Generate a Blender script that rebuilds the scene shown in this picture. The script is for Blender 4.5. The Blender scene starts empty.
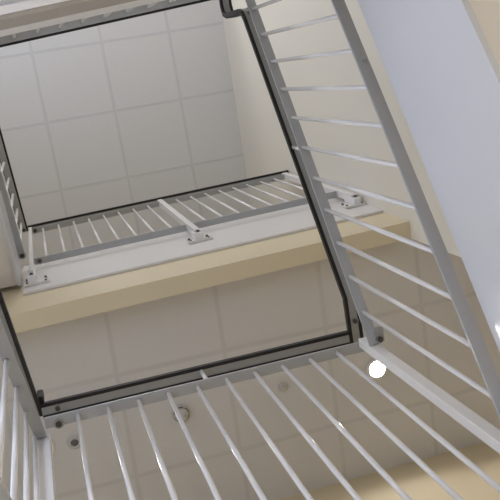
import bpy, bmesh, math
from mathutils import Vector, Matrix

H0 = 1.5            # eye height above the ground floor; every height below is measured from the eye
COL = bpy.context.scene.collection
def V3(x, y, h): return Vector((x, y, h + H0))

# ------------------------------------------------------------------ materials
def new_mat(name):
    m = bpy.data.materials.new(name); m.use_nodes = True
    nt = m.node_tree; b = nt.nodes['Principled BSDF']
    return m, nt, b
def srgb(r, g, b):
    f = lambda c: ((c/255+0.055)/1.055)**2.4 if c > 10 else c/255/12.92
    return (f(r), f(g), f(b), 1)
def plain(name, col, rough=.5, metal=0, noise=0.0, nscale=8, bump=0.0, coat=0.0):
    m, nt, b = new_mat(name)
    b.inputs['Roughness'].default_value = rough; b.inputs['Metallic'].default_value = metal
    b.inputs['Base Color'].default_value = col
    if coat:
        b.inputs['Coat Weight'].default_value = coat; b.inputs['Coat Roughness'].default_value = .13
    if noise or bump:
        tc = nt.nodes.new('ShaderNodeTexCoord'); nz = nt.nodes.new('ShaderNodeTexNoise')
        nz.inputs['Scale'].default_value = nscale; nz.inputs['Detail'].default_value = 5
        nt.links.new(tc.outputs['Object'], nz.inputs['Vector'])
        if noise:
            mx = nt.nodes.new('ShaderNodeMix'); mx.data_type = 'RGBA'
            mx.inputs['A'].default_value = tuple(c*(1-noise) for c in col[:3])+(1,)
            mx.inputs['B'].default_value = tuple(min(1, c*(1+noise)) for c in col[:3])+(1,)
            nt.links.new(nz.outputs['Fac'], mx.inputs['Factor']); nt.links.new(mx.outputs['Result'], b.inputs['Base Color'])
        if bump:
            bp = nt.nodes.new('ShaderNodeBump'); bp.inputs['Strength'].default_value = bump; bp.inputs['Distance'].default_value = .003
            nt.links.new(nz.outputs['Fac'], bp.inputs['Height']); nt.links.new(bp.outputs['Normal'], b.inputs['Normal'])
    return m
def tile_mat(name, tile, line, ox, oy, rot, size=.6, w=.024):
    m, nt, b = new_mat(name); b.inputs['Roughness'].default_value = .75
    N = nt.nodes.new; L = nt.links.new
    tc = N('ShaderNodeTexCoord'); mp = N('ShaderNodeMapping'); mp.vector_type = 'POINT'
    mp.inputs['Rotation'].default_value = (0, 0, -rot)
    L(tc.outputs['Object'], mp.inputs['Vector'])
    sx = N('ShaderNodeSeparateXYZ'); L(mp.outputs['Vector'], sx.inputs[0])
    ds = []
    for k, o in (('X', ox), ('Y', oy)):
        a = N('ShaderNodeMath'); a.operation = 'SUBTRACT'; a.inputs[1].default_value = o; L(sx.outputs[k], a.inputs[0])
        p = N('ShaderNodeMath'); p.operation = 'PINGPONG'; p.inputs[1].default_value = size/2; L(a.outputs[0], p.inputs[0])
        ds.append(p)
    mn = N('ShaderNodeMath'); mn.operation = 'MINIMUM'; L(ds[0].outputs[0], mn.inputs[0]); L(ds[1].outputs[0], mn.inputs[1])
    lt = N('ShaderNodeMapRange'); lt.inputs['From Min'].default_value = w/2-.004; lt.inputs['From Max'].default_value = w/2+.004
    L(mn.outputs[0], lt.inputs['Value'])
    nz = N('ShaderNodeTexNoise'); nz.inputs['Scale'].default_value = 60; nz.inputs['Detail'].default_value = 4; L(tc.outputs['Object'], nz.inputs['Vector'])
    nm = N('ShaderNodeMix'); nm.data_type = 'RGBA'
    nm.inputs['A'].default_value = tuple(c*.97 for c in tile[:3])+(1,); nm.inputs['B'].default_value = tuple(min(1, c*1.03) for c in tile[:3])+(1,)
    L(nz.outputs['Fac'], nm.inputs['Factor'])
    mx = N('ShaderNodeMix'); mx.data_type = 'RGBA'; mx.inputs['A'].default_value = line
    L(lt.outputs['Result'], mx.inputs['Factor']); L(nm.outputs['Result'], mx.inputs['B']); L(mx.outputs['Result'], b.inputs['Base Color'])
    bp = N('ShaderNodeBump'); bp.inputs['Strength'].default_value = .3; bp.inputs['Distance'].default_value = .004
    L(lt.outputs['Result'], bp.inputs['Height']); bp.invert = True; L(bp.outputs['Normal'], b.inputs['Normal'])
    return m
def glow(name, col, s):
    m, nt, b = new_mat(name)
    b.inputs['Emission Color'].default_value = col; b.inputs['Emission Strength'].default_value = s
    return m

WHITE = plain('white_gloss_paint', (.86, .84, .82, 1), .22, noise=.02, nscale=20)
STRING = plain('white_stringer_paint', (.70, .71, .74, 1), .36, noise=.015, nscale=5, coat=.5)
BARM = plain('shaded_white_bar_paint', (.42, .425, .43, 1), .34, noise=.03, nscale=30)  # white paint darkened to carry the shade on the rail undersides
CORE = plain('grey_steel_core', (.34, .34, .33, 1), .4, metal=.15, noise=.04, nscale=40)
BLACK = plain('black_handrail_plastic', (.008, .008, .008, 1), .55, noise=.2, nscale=30)
FASC = plain('white_fascia_paint', (.80, .775, .75, 1), .35, noise=.02, nscale=4)
CREAM = plain('cream_wall_paint', (.78, .675, .475, 1), .55, noise=.02, nscale=3, bump=.05)
WALL = plain('warm_white_wall_paint', (.82, .775, .68, 1), .45, noise=.02, nscale=2, bump=.05)
PLAST = plain('plaster_soffit', (.87, .83, .77, 1), .6, noise=.02, nscale=3)
FLOORM = plain('pale_stone_floor', (.48, .48, .49, 1), .35, noise=.08, nscale=6)
STEEL = plain('dark_steel_bolt', (.09, .09, .09, 1), .35, metal=.6, noise=.1, nscale=60)
ZINC = plain('washer_zinc', (.38, .38, .37, 1), .35, metal=.6)
BRKT = plain('cast_bracket_paint', (.74, .70, .66, 1), .4, noise=.05, nscale=50)
DETM = plain('detector_plastic', (.62, .60, .58, 1), .45)
DETD = plain('detector_slot', (.18, .17, .16, 1), .6)
CREAM_SHADE = plain('shaded_cream_paint', (.37, .335, .285, 1), .55, noise=.02, nscale=3)  # cream of the beam with its shade put into the colour
GREENM = plain('sensor_plastic', (.55, .60, .54, 1), .4)
LENS = glow('lamp_lens', (1, .97, .93, 1), 70)
OFFL = plain('unlit_lens', (.15, .15, .15, 1), .3)
TILE_UP = tile_mat('upper_ceiling_tiles', (.74, .735, .73, 1), (.665, .665, .67, 1), .12, -.326, -.010)
TILE_LO = tile_mat('lower_ceiling_tiles', (.72, .705, .69, 1), (.655, .64, .625, 1), .175, 1.535, .006)
SOFF = plain('grey_soffit', (.66, .65, .62, 1), .6, noise=.02)

# ------------------------------------------------------------------ helpers
def link(name, bm, mat, parent=None, smooth=False):
    me = bpy.data.meshes.new(name)
    bmesh.ops.recalc_face_normals(bm, faces=bm.faces[:])
    bm.to_mesh(me); bm.free()
    me.materials.append(mat)
    if smooth:
        for p in me.polygons: p.use_smooth = True
    o = bpy.data.objects.new(name, me); COL.objects.link(o)
    if parent: o.parent = parent; o.matrix_parent_inverse = parent.matrix_world.inverted()
    return o
def thing(name, label, cat, loc, group=None):
    o = bpy.data.objects.new(name, None); COL.objects.link(o)
    o.location = loc; o.empty_display_size = .1; o['label'] = label; o['category'] = cat
    if group: o['group'] = group
    o.matrix_world = Matrix.Translation(loc)
    return o
def struct(name, bm, mat):
    o = link(name, bm, mat); o['kind'] = 'structure'; return o
def box(bm, x0, x1, y0, y1, h0, h1, bev=0):
    r = bmesh.ops.create_cube(bm, size=1)
    for v in r['verts']:
        v.co = Vector((x0+(v.co.x+.5)*(x1-x0), y0+(v.co.y+.5)*(y1-y0), h0+(v.co.z+.5)*(h1-h0)+H0))
    if bev:
        es = set(e for v in r['verts'] for e in v.link_edges)
        bmesh.ops.bevel(bm, geom=list(es), offset=bev, segments=2, affect='EDGES', profile=.5)
    return bm
def nbox(*a, **k):
    bm = bmesh.new(); box(bm, *a, **k); return bm
def hull(bm, pts8):
    """box from 4 bottom + 4 top corners"""
    v = [bm.verts.new(p) for p in pts8]
    for f in ((0,1,2,3),(4,5,6,7),(0,1,5,4),(1,2,6,5),(2,3,7,6),(3,0,4,7)): bm.faces.new([v[i] for i in f])
def slab_line(x0, x1, yf, thick_or_y, h0, h1, to=None):
    """box between two X with a front face on the line yf(x); the back is yf+thick or the plane y = to"""
    bm = bmesh.new()
    b0 = to if to is not None else yf(x0)+thick_or_y; b1 = to if to is not None else yf(x1)+thick_or_y
    q = [(x0, yf(x0)), (x1, yf(x1)), (x1, b1), (x0, b0)]
    hull(bm, [V3(x, y, h0) for x, y in q]+[V3(x, y, h1) for x, y in q]); return bm
def prism_x(poly, x0, x1):
    bm = bmesh.new()
    a = [bm.verts.new(V3(x0, y, h)) for y, h in poly]; b = [bm.verts.new(V3(x1, y, h)) for y, h in poly]
    bm.faces.new(a); bm.faces.new(b[::-1]); n = len(poly)
    for i in range(n): bm.faces.new((a[i], a[(i+1) % n], b[(i+1) % n], b[i]))
    return bm
def cyl(bm, p0, p1, r, n=12):
    d = Vector(p1)-Vector(p0)
    m = Matrix.Translation((Vector(p0)+Vector(p1))/2) @ d.to_track_quat('Z', 'Y').to_matrix().to_4x4()
    bmesh.ops.create_cone(bm, cap_ends=True, segments=n, radius1=r, radius2=r, depth=d.length, matrix=m)
    return bm
def lathe(prof, c, n=28):
    """revolved profile [(radius, height above c)]"""
    bm = bmesh.new(); rings = []
    for r, z in prof:
        rings.append([bm.verts.new((c[0]+r*math.cos(2*math.pi*k/n), c[1]+r*math.sin(2*math.pi*k/n), c[2]+z)) for k in range(n)])
    for a, b in zip(rings, rings[1:]):
        for k in range(n): bm.faces.new((a[k], a[(k+1) % n], b[(k+1) % n], b[k]))
    bm.faces.new(rings[0]); bm.faces.new(rings[-1][::-1]); return bm
def sweep(pts, prof, side0=None):
    """closed profile [(side, up)] swept along a polyline with mitres; side0 fixes the side direction"""
    bm = bmesh.new(); n = len(pts); segs = [(pts[i+1]-pts[i]).normalized() for i in range(n-1)]
    rings = []
    for i in range(n):
        if i == 0: t = segs[0]
        elif i == n-1: t = segs[-1]
        else: t = (segs[i-1]+segs[i]).normalized()
        s = side0 or segs[0].cross(Vector((0, 0, 1))).normalized()
        ref = segs[min(i, n-2)]
        u = s.cross(t).normalized()
        k = 1/max(.35, t.dot(ref))
        rings.append([bm.verts.new(pts[i]+s*a+u*b*k) for a, b in prof])
    m = len(prof)
    for a, b in zip(rings, rings[1:]):
        for j in range(m): bm.faces.new((a[j], a[(j+1) % m], b[(j+1) % m], b[j]))
    bm.faces.new(rings[0][::-1]); bm.faces.new(rings[-1]); return bm
CAPP = [(-.029, 0), (-.0155, 0), (-.0155, .005), (.0155, .005), (.0155, 0), (.029, 0), (.029, .020), (.023, .027), (-.023, .027), (-.029, .020)]
COREP = [(-.0153, .0015), (.0153, .0015), (.0153, .0052), (-.0153, .0052)]
BARP = [(-.020, -.004), (.020, -.004), (.020, .004), (-.020, .004)]
BARPV = [(-.020, -.005), (.020, -.005), (.020, .005), (-.020, .005)]

def handrail(root, pts, side0=None):
    h = link('handrail', sweep(pts, CAPP, side0), BLACK, root)
    c = link('handrail_core', sweep(pts, COREP, side0), CORE, h)
    return h
def rail(root, name, pts):
    return link(name, sweep(pts, BARPV), BARM, root)
def baluster(root, x, y, h0, h1):
    bm = cyl(bmesh.new(), V3(x, y, h0), V3(x, y, h1), .0083, 14)
    o = link('baluster', bm, WHITE, root, True); return o
def spacer(root, x, y, h0, h1):
    return link('spacer', cyl(bmesh.new(), V3(x, y, h0), V3(x, y, h1), .008, 10), WHITE, root, True)
def bolt(root, x, y, h, r=.010, ax=(0, 0, -1), m=None):
    """hex bolt on a washer; ax points away from the surface"""
    a = Vector(ax).normalized(); p = V3(x, y, h)
    o = link('bolt', cyl(bmesh.new(), p+a*.003, p+a*.011, r, 6), m or STEEL, root)
    link('washer', cyl(bmesh.new(), p, p+a*.003, r*1.55, 16), ZINC, o)
    return o
def post(root, x0, x1, y0, y1, h0, h1):
    return link('post', nbox(x0, x1, y0, y1, h0, h1, bev=.003), WHITE, root)

# ------------------------------------------------------------------ setting
XL, XR, XF = -1.05, 1.82, 3.6        # left wall, stair wall on the right, far end of the landings
YB, YE = -2.4, 2.51                  # wall ahead (top of picture) and end wall
CE, LO = 7.52, 4.30                  # upper and lower ceilings
struct('floor', nbox(XL-.15, XF+.15, YB-.15, YE+.15, -H0-.15, -H0), FLOORM)
o = struct('ceiling_upper', nbox(XL-.15, XF+.15, YB-.15, YE+.15, CE, CE+.15), TILE_UP)
o = struct('ceiling_lower', nbox(XL, XF, 1.10, YE, LO, LO+.03), TILE_LO)
struct('wall_back', nbox(XL-.15, XF+.15, YE, YE+.15, -H0, CE), CREAM)

bm = bmesh.new()                     # right wall: it stops at the landing, below the lower ceiling
box(bm, XR, XR+.14, YB, 1.062, -H0, LO+.032); box(bm, XR, XR+.14, YB, YE, LO+.032, CE)
struct('wall_right', bm, WALL)
struct('wall_far', nbox(XF, XF+.15, YB-.15, YE, -H0, CE), WALL)
# left wall with unseen openings, landing and ground ones added for light (Y0, Y1, h0, h1)
WIN = [(-.8, .6, 1.5, 2.9), (-2.1, -.6, 5.4, 6.9), (1.35, 2.30, 2.55, 3.85), (.15, 1.55, -.95, .15)]
FW = (-.8, 1.5, 4.0, 7.0)          # tall glazing added in the wall ahead to light the well (X0, X1, h0, h1)
bm = bmesh.new()
ys = sorted({YB, YE, *[w[0] for w in WIN], *[w[1] for w in WIN]})
for y0, y1 in zip(ys, ys[1:]):
    hs = sorted((w[2], w[3]) for w in WIN if w[0] < (y0+y1)/2 < w[1])
    a = -H0
    for h0, h1 in hs: box(bm, XL-.15, XL, y0, y1, a, h0); a = h1
    box(bm, XL-.15, XL, y0, y1, a, CE)
struct('wall_left', bm, WALL)
for i, (y0, y1, h0, h1) in enumerate(WIN):
    bm = bmesh.new(); t = .05
    box(bm, XL-.11, XL-.05, y0, y0+t, h0, h1); box(bm, XL-.11, XL-.05, y1-t, y1, h0, h1)
    box(bm, XL-.11, XL-.05, y0+t, y1-t, h0, h0+t); box(bm, XL-.11, XL-.05, y0+t, y1-t, h1-t, h1)
    box(bm, XL-.10, XL-.06, (y0+y1)/2-.02, (y0+y1)/2+.02, h0+t, h1-t)
    struct('window_%d' % (i+1), bm, WHITE)

bm = bmesh.new(); x0, x1, h0, h1 = FW
box(bm, XL-.15, x0, YB-.15, YB, -H0, CE); box(bm, x1, XF+.15, YB-.15, YB, -H0, CE)
box(bm, x0, x1, YB-.15, YB, -H0, h0); box(bm, x0, x1, YB-.15, YB, h1, CE)
struct('wall_front', bm, WALL)
bm = bmesh.new(); t = .05
box(bm, x0, x0+t, YB-.11, YB-.05, h0, h1); box(bm, x1-t, x1, YB-.11, YB-.05, h0, h1)
box(bm, x0+t, x1-t, YB-.11, YB-.05, h0, h0+t); box(bm, x0+t, x1-t, YB-.11, YB-.05, h1-t, h1)
for k in (1, 2): box(bm, x0+(x1-x0)*k/3-.02, x0+(x1-x0)*k/3+.02, YB-.10, YB-.06, h0+t, h1-t)
struct('window_5', bm, WHITE)  # frame of the added front opening

# upper landing: white fascia, cream beam, slab
yf2 = lambda x: .993-.0235*x
def shift(f, d): return lambda x: f(x)+d
struct('floor_upper', slab_line(XL, XF, shift(yf2, .016), 0, 4.36, 5.04, to=YE), CREAM)
struct('trim_1', slab_line(-.222, XR, yf2, .014, 4.36, 5.05), FASC)
struct('trim_2', slab_line(XL, XR, shift(yf2, .016), .095, 4.02, 4.358), CREAM)          # beam
# first landing (below the near guard)
struct('floor_landing', nbox(XL, XF, 1.19, YE, 1.12, 1.66), CREAM)
# middle landing at the top of the picture
ym = lambda x: -.1995-.0787*(x+.02)
bm = bmesh.new()
q = [(XL, YB), (1.0, YB), (1.0, ym(1.0)-.014), (XL, ym(XL)-.014)]
hull(bm, [V3(x, y, 2.44) for x, y in q]+[V3(x, y, 3.03) for x, y in q])
box(bm, 1.0, XR, YB, -.95, 2.44, 3.03)
struct('floor_middle', bm, SOFF)
struct('trim_3', slab_line(-.45, .99, ym, -.012, 2.75, 3.03), FASC)
struct('trim_4', slab_line(-.45, 1.0, ym, -.012, 2.40, 2.75), CREAM_SHADE)  # cream beam face, coloured darker as if in shade
struct('trim_5', slab_line(-.45, 1.0, shift(ym, -.0125), -.022, 2.395, 2.44), FASC)

# ------------------------------------------------------------------ stair flights
def stair(label, loc, xs, xw, y_lo, y_hi, top, bot, d):
    """xs: stringer face at the well, xw: wall side; top/bot: stringer edges h(y)"""
    root = thing('stair_flight', label, 'stairs', loc)
    s = 1 if xw > xs else -1
    poly = [(y_lo, top(y_lo)), (y_hi, top(y_hi)), (y_hi, bot(y_hi)), (y_lo, bot(y_lo))]
    a, b = sorted((xs, xs+s*.018)); link('stringer', prism_x(poly, a, b), STRING, root)
    lo = lambda y: bot(y)+.03
    n = 9; st = [(y_lo, lo(y_lo)), ]
    ya = y_lo
    pts = [(y_lo, lo(y_lo))]
    run = (y_hi-y_lo)/n
    for k in range(n):
        y0 = y_lo+k*run; y1 = y0+run
        hh = min(top(y0), top(y1))-.03
        pts += [(y0, hh), (y1, hh)]
    pts += [(y_hi, lo(y_hi))]
    a, b = sorted((xs+s*.0185, xw)); link('steps', prism_x(pts, a, b), PLAST, root)
    return root
stair('wide white stringer and plaster underside of the flight beside the right-hand guard', V3(1.07, 1.18, 1.66), 1.07, XR-.003, -.945, 1.19,
      lambda y: 2.152-.70*(y-.473), lambda y: 1.92-.70*(y+.061), -1)
stair('far upper flight at the left edge, white stringer strip beside its beige sloping underside', V3(-.23, -.9, 3.1), -.230, XL+.001, -1.0, .990,
      lambda y: 4.80+.75*(y-.8), lambda y: 4.36+.75*(y-.8), 1)
stair('nearest flight below the first landing at lower left, mostly out of view', V3(-.26, -.9, .1), -.260, XL+.001, -.9, 1.19,
      lambda y: 1.66-.72*(1.185-y), lambda y: 1.10-.72*(1.185-y), 1)
struct('floor_half_landing', nbox(XL, XR, YB, -.9, -.35, .12), SOFF)

# ------------------------------------------------------------------ guard of the first landing (lower edge of the picture)
g = thing('guard_railing', 'near white guard railing along the bottom with black handrail and tall balusters', 'railing', V3(.43, 1.1275, 1.6), 'guard railings round the well')
CAP1, BAR1, BOT1 = 2.955, 2.842, 1.60
handrail(g, [V3(-.176, 1.1275, CAP1), V3(1.030, 1.1275, CAP1)])
rail(g, 'top_rail', [V3(-.168, 1.1275, BAR1), V3(1.046, 1.1275, BAR1)])
rail(g, 'bottom_rail', [V3(-.168, 1.1275, BOT1), V3(1.046, 1.1275, BOT1)])
for k in range(10): baluster(g, -.052+.1093*k, 1.1275, BOT1, BAR1)
spacer(g, .425, 1.118, BAR1, CAP1+.004); 
post(g, 1.022, 1.064, 1.148-.058, 1.148-.022, 1.30, BAR1-.006)
bolt(g, -.119, 1.126, CAP1+.001); bolt(g, -.122, 1.138, BAR1-.006, .012)
link('handrail_end', nbox(-.183, -.160, 1.070, 1.101, CAP1+.004, CAP1+.085, bev=.006), BLACK, g)
link('fixing_plate', nbox(1.012, 1.068, 1.126, 1.19, 1.34, 1.46), BRKT, g)

# ------------------------------------------------------------------ guard of the right flight
g = thing('guard_railing', 'sloping white guard railing on the right of the well, black handrail ending in a gooseneck', 'railing', V3(1.046, .98, 1.7), 'guard railings round the well')
XG = 1.046
barR = lambda y: 2.811+.763*(.982-y)
botR = lambda y: 1.858+.733*(.983-y)
capR = lambda y: barR(y)+.098
side = Vector((-1, 0, 0))
yg = -.222
pts = [V3(XG+.014, 1.157, CAP1), V3(XG+.006, .955, CAP1-.016), V3(XG+.003, .90, capR(.90)), V3(XG, yg+.035, capR(yg+.035)), V3(XG, yg+.006, capR(yg+.006)+.010), V3(XG, yg-.008, capR(yg)+.05), V3(XG, yg-.012, 4.14), V3(XG, yg-.022, 4.185), V3(XG, yg-.05, 4.20), V3(XG, -.375, 4.20)]
handrail(g, pts, side)
rail(g, 'top_rail', [V3(XG, 1.088, barR(1.088)), V3(XG, -.33, barR(-.33))])
rail(g, 'bottom_rail', [V3(XG, 1.085, botR(1.085)), V3(XG, -.33, botR(-.33))])
for k in range(11):
    y = .982-.1194*k
    baluster(g, XG, y, botR(y), barR(y))
bolt(g, 1.058, 1.058, CAP1-.006); bolt(g, 1.070, 1.072, barR(1.072)-.007, .011)
link('rail_end_plate', nbox(1.052, 1.092, 1.03, 1.088, barR(1.06)-.006, barR(1.06)+.002), BARM, g)
bolt(g, XG+.004, .065, botR(.065)-.005, .006, m=ZINC)
spacer(g, XG-.012, .39, barR(.39), capR(.39)+.004)
post(g, XG-.02, XG+.02, -.37, -.33, 2.55, 4.19)
bolt(g, XG+.004, -.205, capR(-.205)-.002, .006)

# ------------------------------------------------------------------ guard of the left lower flight
g = thing('guard_railing', 'nearest white balusters at the lower left edge under a black sloping handrail', 'railing', V3(-.21, 1.1, 1.4), 'guard railings round the well')
xl = lambda y: -.206-.031*(1.10-y)
cl = lambda y: 2.955+.763*(y-1.10)
handrail(g, [V3(xl(1.155), 1.155, cl(1.10)+.03), V3(xl(1.09), 1.09, cl(1.09)), V3(xl(-.2), -.2, cl(-.2))])
xb = lambda y: -.199-.055*(1.10-y)
bl = lambda y: cl(y)-.112
rail(g, 'top_rail', [V3(xb(1.238), 1.238, bl(1.238)-.03), V3(xb(-.2), -.2, bl(-.2))])
rail(g, 'bottom_rail', [V3(xb(1.238), 1.238, bl(1.238)-.97), V3(xb(-.2), -.2, bl(-.2)-.95)])
for k in range(11):
    y = 1.177-.1285*k
    baluster(g, -.2125-.028*(1.177-y), y, bl(y)-.955, bl(y)-.012)
post(g, -.209, -.163, 1.196, 1.236, 1.25, 2.912)
link('fixing_plate', nbox(-.215, -.157, 1.178, 1.196, 1.32, 1.45), BRKT, g)
post(g, -.25, -.21, -.24, -.20, .6, cl(-.2))

# ------------------------------------------------------------------ guard of the upper landing
g = thing('guard_railing', 'far white guard railing above the beige beam, post bolted to a white fascia', 'railing', V3(.8, .94, 4.9), 'guard railings round the well')
yr = lambda x: .951-.0244*(x+.08)
CAP2, BAR2, BOT2 = 6.118, 6.03, 4.895
handrail(g, [V3(-.182, yr(-.182), CAP2), V3(1.815, yr(1.815), CAP2)])
rail(g, 'top_rail', [V3(-.165, yr(-.165), BAR2), V3(1.80, yr(1.80), BAR2)])
rail(g, 'bottom_rail', [V3(-.150, yr(-.15), BOT2), V3(.765, yr(.765), BOT2)])
rail(g, 'bottom_rail', [V3(.812, yr(.812), BOT2), V3(1.745, yr(1.745), BOT2)])
for k in range(17):
    if k != 8: baluster(g, -.078+.109*k, yr(-.078+.109*k), BOT2, BAR2)
def bracket(root, x0, x1, xc, h0, h1):
    """cast foot on the fascia: back plate, lower flange, saddle, bolts"""
    yb = yf2(xc)
    o = link('bracket', nbox(x0, x1, yb-.007, yb, h0, h1, bev=.002), FASC, root)
    link('flange', nbox(x0-.006, x1+.006, yb-.016, yb-.001, h0-.008, h0, bev=.002), BRKT, o)
    link('saddle', nbox(xc-.024, xc+.024, yb-.050, yb-.006, h0+.018, h1+.06, bev=.004), WHITE, o)
    bolt(o, xc+.002, yb-.050, h0+.05, .009, (0, -1, 0))
    for x in (x0+.014, x1-.014):
        for h in (h0+.024, h1-.020): bolt(o, x, yb-.007, h, .007, (0, -1, 0))
post(g, .770, .806, yr(.79)-.022, yr(.79)+.022, 4.67, BAR2+.06)
bracket(g, .722, .858, .788, 4.615, 4.71)
post(g, -.178, -.154, yr(-.165)-.022, yr(-.165)+.022, 4.58, BAR2+.06)
bracket(g, -.212, -.085, -.170, 4.47, 4.60)
post(g, 1.750, 1.790, yr(1.77)-.022, yr(1.77)+.022, 4.66, BAR2+.06)
bracket(g, 1.690, 1.812, 1.772, 4.60, 4.72)
for x, h in ((-.135, BAR2), (-.120, BOT2)): bolt(g, x, yr(x), h-.006, .014)

# ------------------------------------------------------------------ guard of the left upper flight
g = thing('guard_railing', 'far sloping guard railing at the left edge meeting the far railing in a sharp corner', 'railing', V3(-.21, .9, 5.0), 'guard railings round the well')
xu = lambda y: -.213-.023*(.932-y)
cu = lambda y: 6.118+.763*(y-.945)
handrail(g, [V3(xu(.965), .965, CAP2+.015), V3(xu(.93), .93, cu(.93)), V3(xu(-.6), -.6, cu(-.6))])
rail(g, 'top_rail', [V3(xu(.945), .945, cu(.945)-.09), V3(xu(-.6), -.6, cu(-.6)-.09)])
rail(g, 'bottom_rail', [V3(xu(.92), .92, cu(.92)-1.17), V3(xu(-.6), -.6, cu(-.6)-1.17)])
for k in range(13):
    y = .87-.115*k
    baluster(g, xu(y), y, cu(y)-1.17, cu(y)-.09)
bolt(g, xu(.93)+.004, .93, cu(.93)-.098, .012); bolt(g, xu(.905)+.004, .905, cu(.905)-1.178, .014)
post(g, xu(-.6)-.02, xu(-.6)+.02, -.64, -.60, 3.2, cu(-.6))

# ------------------------------------------------------------------ guard of the middle landing
g = thing('guard_railing', 'white guard railing seen end-on along the top edge of the picture', 'railing', V3(.4, -.29, 3.2), 'guard railings round the well')
yq = lambda x: -.2585-.0787*x
CAP3, BAR3, BOT3 = 4.20, 4.10, 3.12
handrail(g, [V3(-.205, yq(-.205)-.003, CAP3), V3(1.014, yq(1.014)-.003, CAP3)])
rail(g, 'top_rail', [V3(-.165, yq(-.165), BAR3), V3(1.015, yq(1.015), BAR3)])
rail(g, 'bottom_rail', [V3(-.165, yq(-.165), BOT3), V3(1.015, yq(1.015), BOT3)])
for k in range(-1, 10):
    x = 0+.1065*k
    baluster(g, x, yq(x), BOT3, BAR3)
post(g, -.203, -.165, yq(-.18)-.02, yq(-.18)+.02, 3.03, CAP3)
post(g, .982, 1.016, yq(1.0)-.02, yq(1.0)+.02, 3.03, CAP3)

# ------------------------------------------------------------------ ceiling fittings
def downlight(label, x, y, h, r, group, lit=True, watts=18, angle=166, col=(1, .955, .935)):
    t = thing('downlight', label, 'ceiling light', V3(x, y, h), group)
    c = V3(x, y, h)
    q = 1 if lit else 1.35
    link('trim_ring', lathe([(r, -.002), (r*1.28*q, -.002), (r*1.34*q, -.006), (r*1.30*q, -.011), (r, -.013), (r*.97, -.008)], c), WHITE if lit else DETM, t, True)
    link('lens', lathe([(r*.97, -.003), (r*.97, -.009), (r*.5, -.011), (.002, -.0115)], c), LENS if lit else OFFL, t, True)
    if lit:
        ld = bpy.data.lights.new('downlight_lamp', 'SPOT'); ld.energy = watts; ld.spot_size = math.radians(angle); ld.spot_blend = .25
        ld.color = col; ld.shadow_soft_size = r
        lo = bpy.data.objects.new('lamp', ld); COL.objects.link(lo); lo.location = c+Vector((0, 0, -.04)); lo.parent = t
        lo.matrix_parent_inverse = t.matrix_world.inverted()
    return t
GL = 'round ceiling downlights'
WL = 7.8; WG = 135; WM = 40
downlight('bright round downlight shining beside the right-hand corner post', 1.640, 1.862, LO, .050, GL, watts=WL)
downlight('lit round downlight hidden behind the lower left corner post', -.290, 1.845, LO, .044, GL, watts=WL)
downlight('added unseen downlight in the passage past the end of the right wall', 3.05, 1.842, LO, .050, GL, watts=16)  # added out of view to brighten the right of the lower ceiling
downlight('small unlit recessed fitting beside the lower left corner bolts', -.125, 1.85, LO, .021, None, lit=False)
downlight('added unseen downlight over the middle landing at the front wall', .42, -1.6, CE, .05, GL, watts=WM)  # added out of view to light the upper part of the well
for x in (-.4, .8, 2.0): downlight('added unseen downlight under the first landing', x, 1.85, 1.12, .05, GL, watts=WG)  # added out of view as upward fill off the ground floor

t = thing('smoke_detector', 'round pale smoke detector on the ceiling behind the near balusters', 'smoke detector', V3(.465, 1.835, LO))
c = V3(.465, 1.835, LO)
link('base', lathe([(.052, 0), (.052, -.010), (.046, -.014), (.002, -.014)], c), DETM, t, True)
link('chamber', lathe([(.036, -.014), (.040, -.030), (.030, -.040), (.002, -.043)], c), DETM, t, True)
for k in range(6):
    a0 = k*math.pi/3+.2
    bm = bmesh.new()
    for j in range(5):
        a = a0+j*.14; b = a+.14
        q = [(math.cos(a)*.0365, math.sin(a)*.0365), (math.cos(a)*.0445, math.sin(a)*.0445), (math.cos(b)*.0445, math.sin(b)*.0445), (math.cos(b)*.0365, math.sin(b)*.0365)]
        hull(bm, [c+Vector((x, y, -.028)) for x, y in q]+[c+Vector((x, y, -.020)) for x, y in q])
    link('slot', bm, DETD, t)
link('indicator', lathe([(.004, -.040), (.004, -.045), (.001, -.045)], c+Vector((.018, .006, 0)), 10), DETD, t)
t = thing('ceiling_sensor', 'tiny round pale green sensor on the ceiling between near balusters', 'sensor', V3(1.065, 1.832, LO))
c = V3(1.065, 1.832, LO)
link('housing', lathe([(.030, 0), (.030, -.004), (.024, -.008), (.002, -.008)], c), DETM, t, True)
link('dome', lathe([(.014, -.008), (.012, -.018), (.006, -.022), (.001, -.023)], c, 16), GREENM, t, True)

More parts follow.
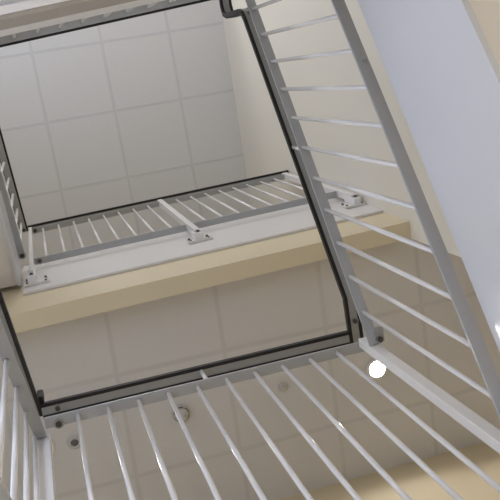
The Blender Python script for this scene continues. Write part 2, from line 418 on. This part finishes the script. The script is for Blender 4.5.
# ------------------------------------------------------------------ area lights in unseen wall openings; front, landing and ground ones added for light
WORLD = .3; FRONT = 23
DAY = [25, 22, 1.5, 15]
for (y0, y1, h0, h1), e in zip(WIN, DAY):
    ld = bpy.data.lights.new('daylight', 'AREA'); ld.shape = 'RECTANGLE'; ld.size = h1-h0-.12; ld.size_y = y1-y0-.12
    ld.energy = e; ld.color = (.66, .76, 1.0)
    lo = bpy.data.objects.new('window_daylight', ld); COL.objects.link(lo)
    lo.location = V3(XL-.04, (y0+y1)/2, (h0+h1)/2); lo.rotation_euler = (0, -math.pi/2, 0)
ld = bpy.data.lights.new('daylight', 'AREA'); ld.shape = 'RECTANGLE'; ld.size = FW[1]-FW[0]-.12; ld.size_y = FW[3]-FW[2]-.12  # added front fill for the faces turned to the wall ahead
ld.energy = FRONT; ld.color = (1, .965, .95)
lo = bpy.data.objects.new('window_daylight', ld); COL.objects.link(lo)
lo.location = ((FW[0]+FW[1])/2, YB-.04, (FW[2]+FW[3])/2+H0); lo.rotation_euler = (math.pi/2, 0, 0)
w = bpy.data.worlds.new('world'); bpy.context.scene.world = w; w.use_nodes = True
bg = w.node_tree.nodes['Background']; bg.inputs['Color'].default_value = (.75, .86, 1, 1); bg.inputs['Strength'].default_value = WORLD

# ------------------------------------------------------------------ camera looking up the well
cd = bpy.data.cameras.new('camera'); co = bpy.data.objects.new('camera', cd); COL.objects.link(co)
zx, zy, f = 26.25, 93.1, 829.2; th = -.155
Z = Vector((zx-250, zy-250, f)).normalized()
a = (Vector((1, 0, 0))-Z*Z.x).normalized(); b = Z.cross(a)
A = a*math.cos(th)+b*math.sin(th); B = -a*math.sin(th)+b*math.cos(th)
R = Matrix((A, B, Z))               # camera (x right, y down, z forward) -> world
right = Vector((R[0][0], R[1][0], R[2][0])); down = Vector((R[0][1], R[1][1], R[2][1])); fwd = Vector((R[0][2], R[1][2], R[2][2]))
M = Matrix((right, -down, -fwd)).transposed().to_4x4(); M.translation = V3(0, 0, 0)
co.matrix_world = M
cd.sensor_width = 36; cd.lens = f/500*36; cd.clip_start = .02; cd.clip_end = 100
sc = bpy.context.scene; sc.camera = co
sc.view_settings.view_transform = 'Standard'; sc.view_settings.look = 'None'; sc.view_settings.gamma = 1; sc.view_settings.exposure = 0
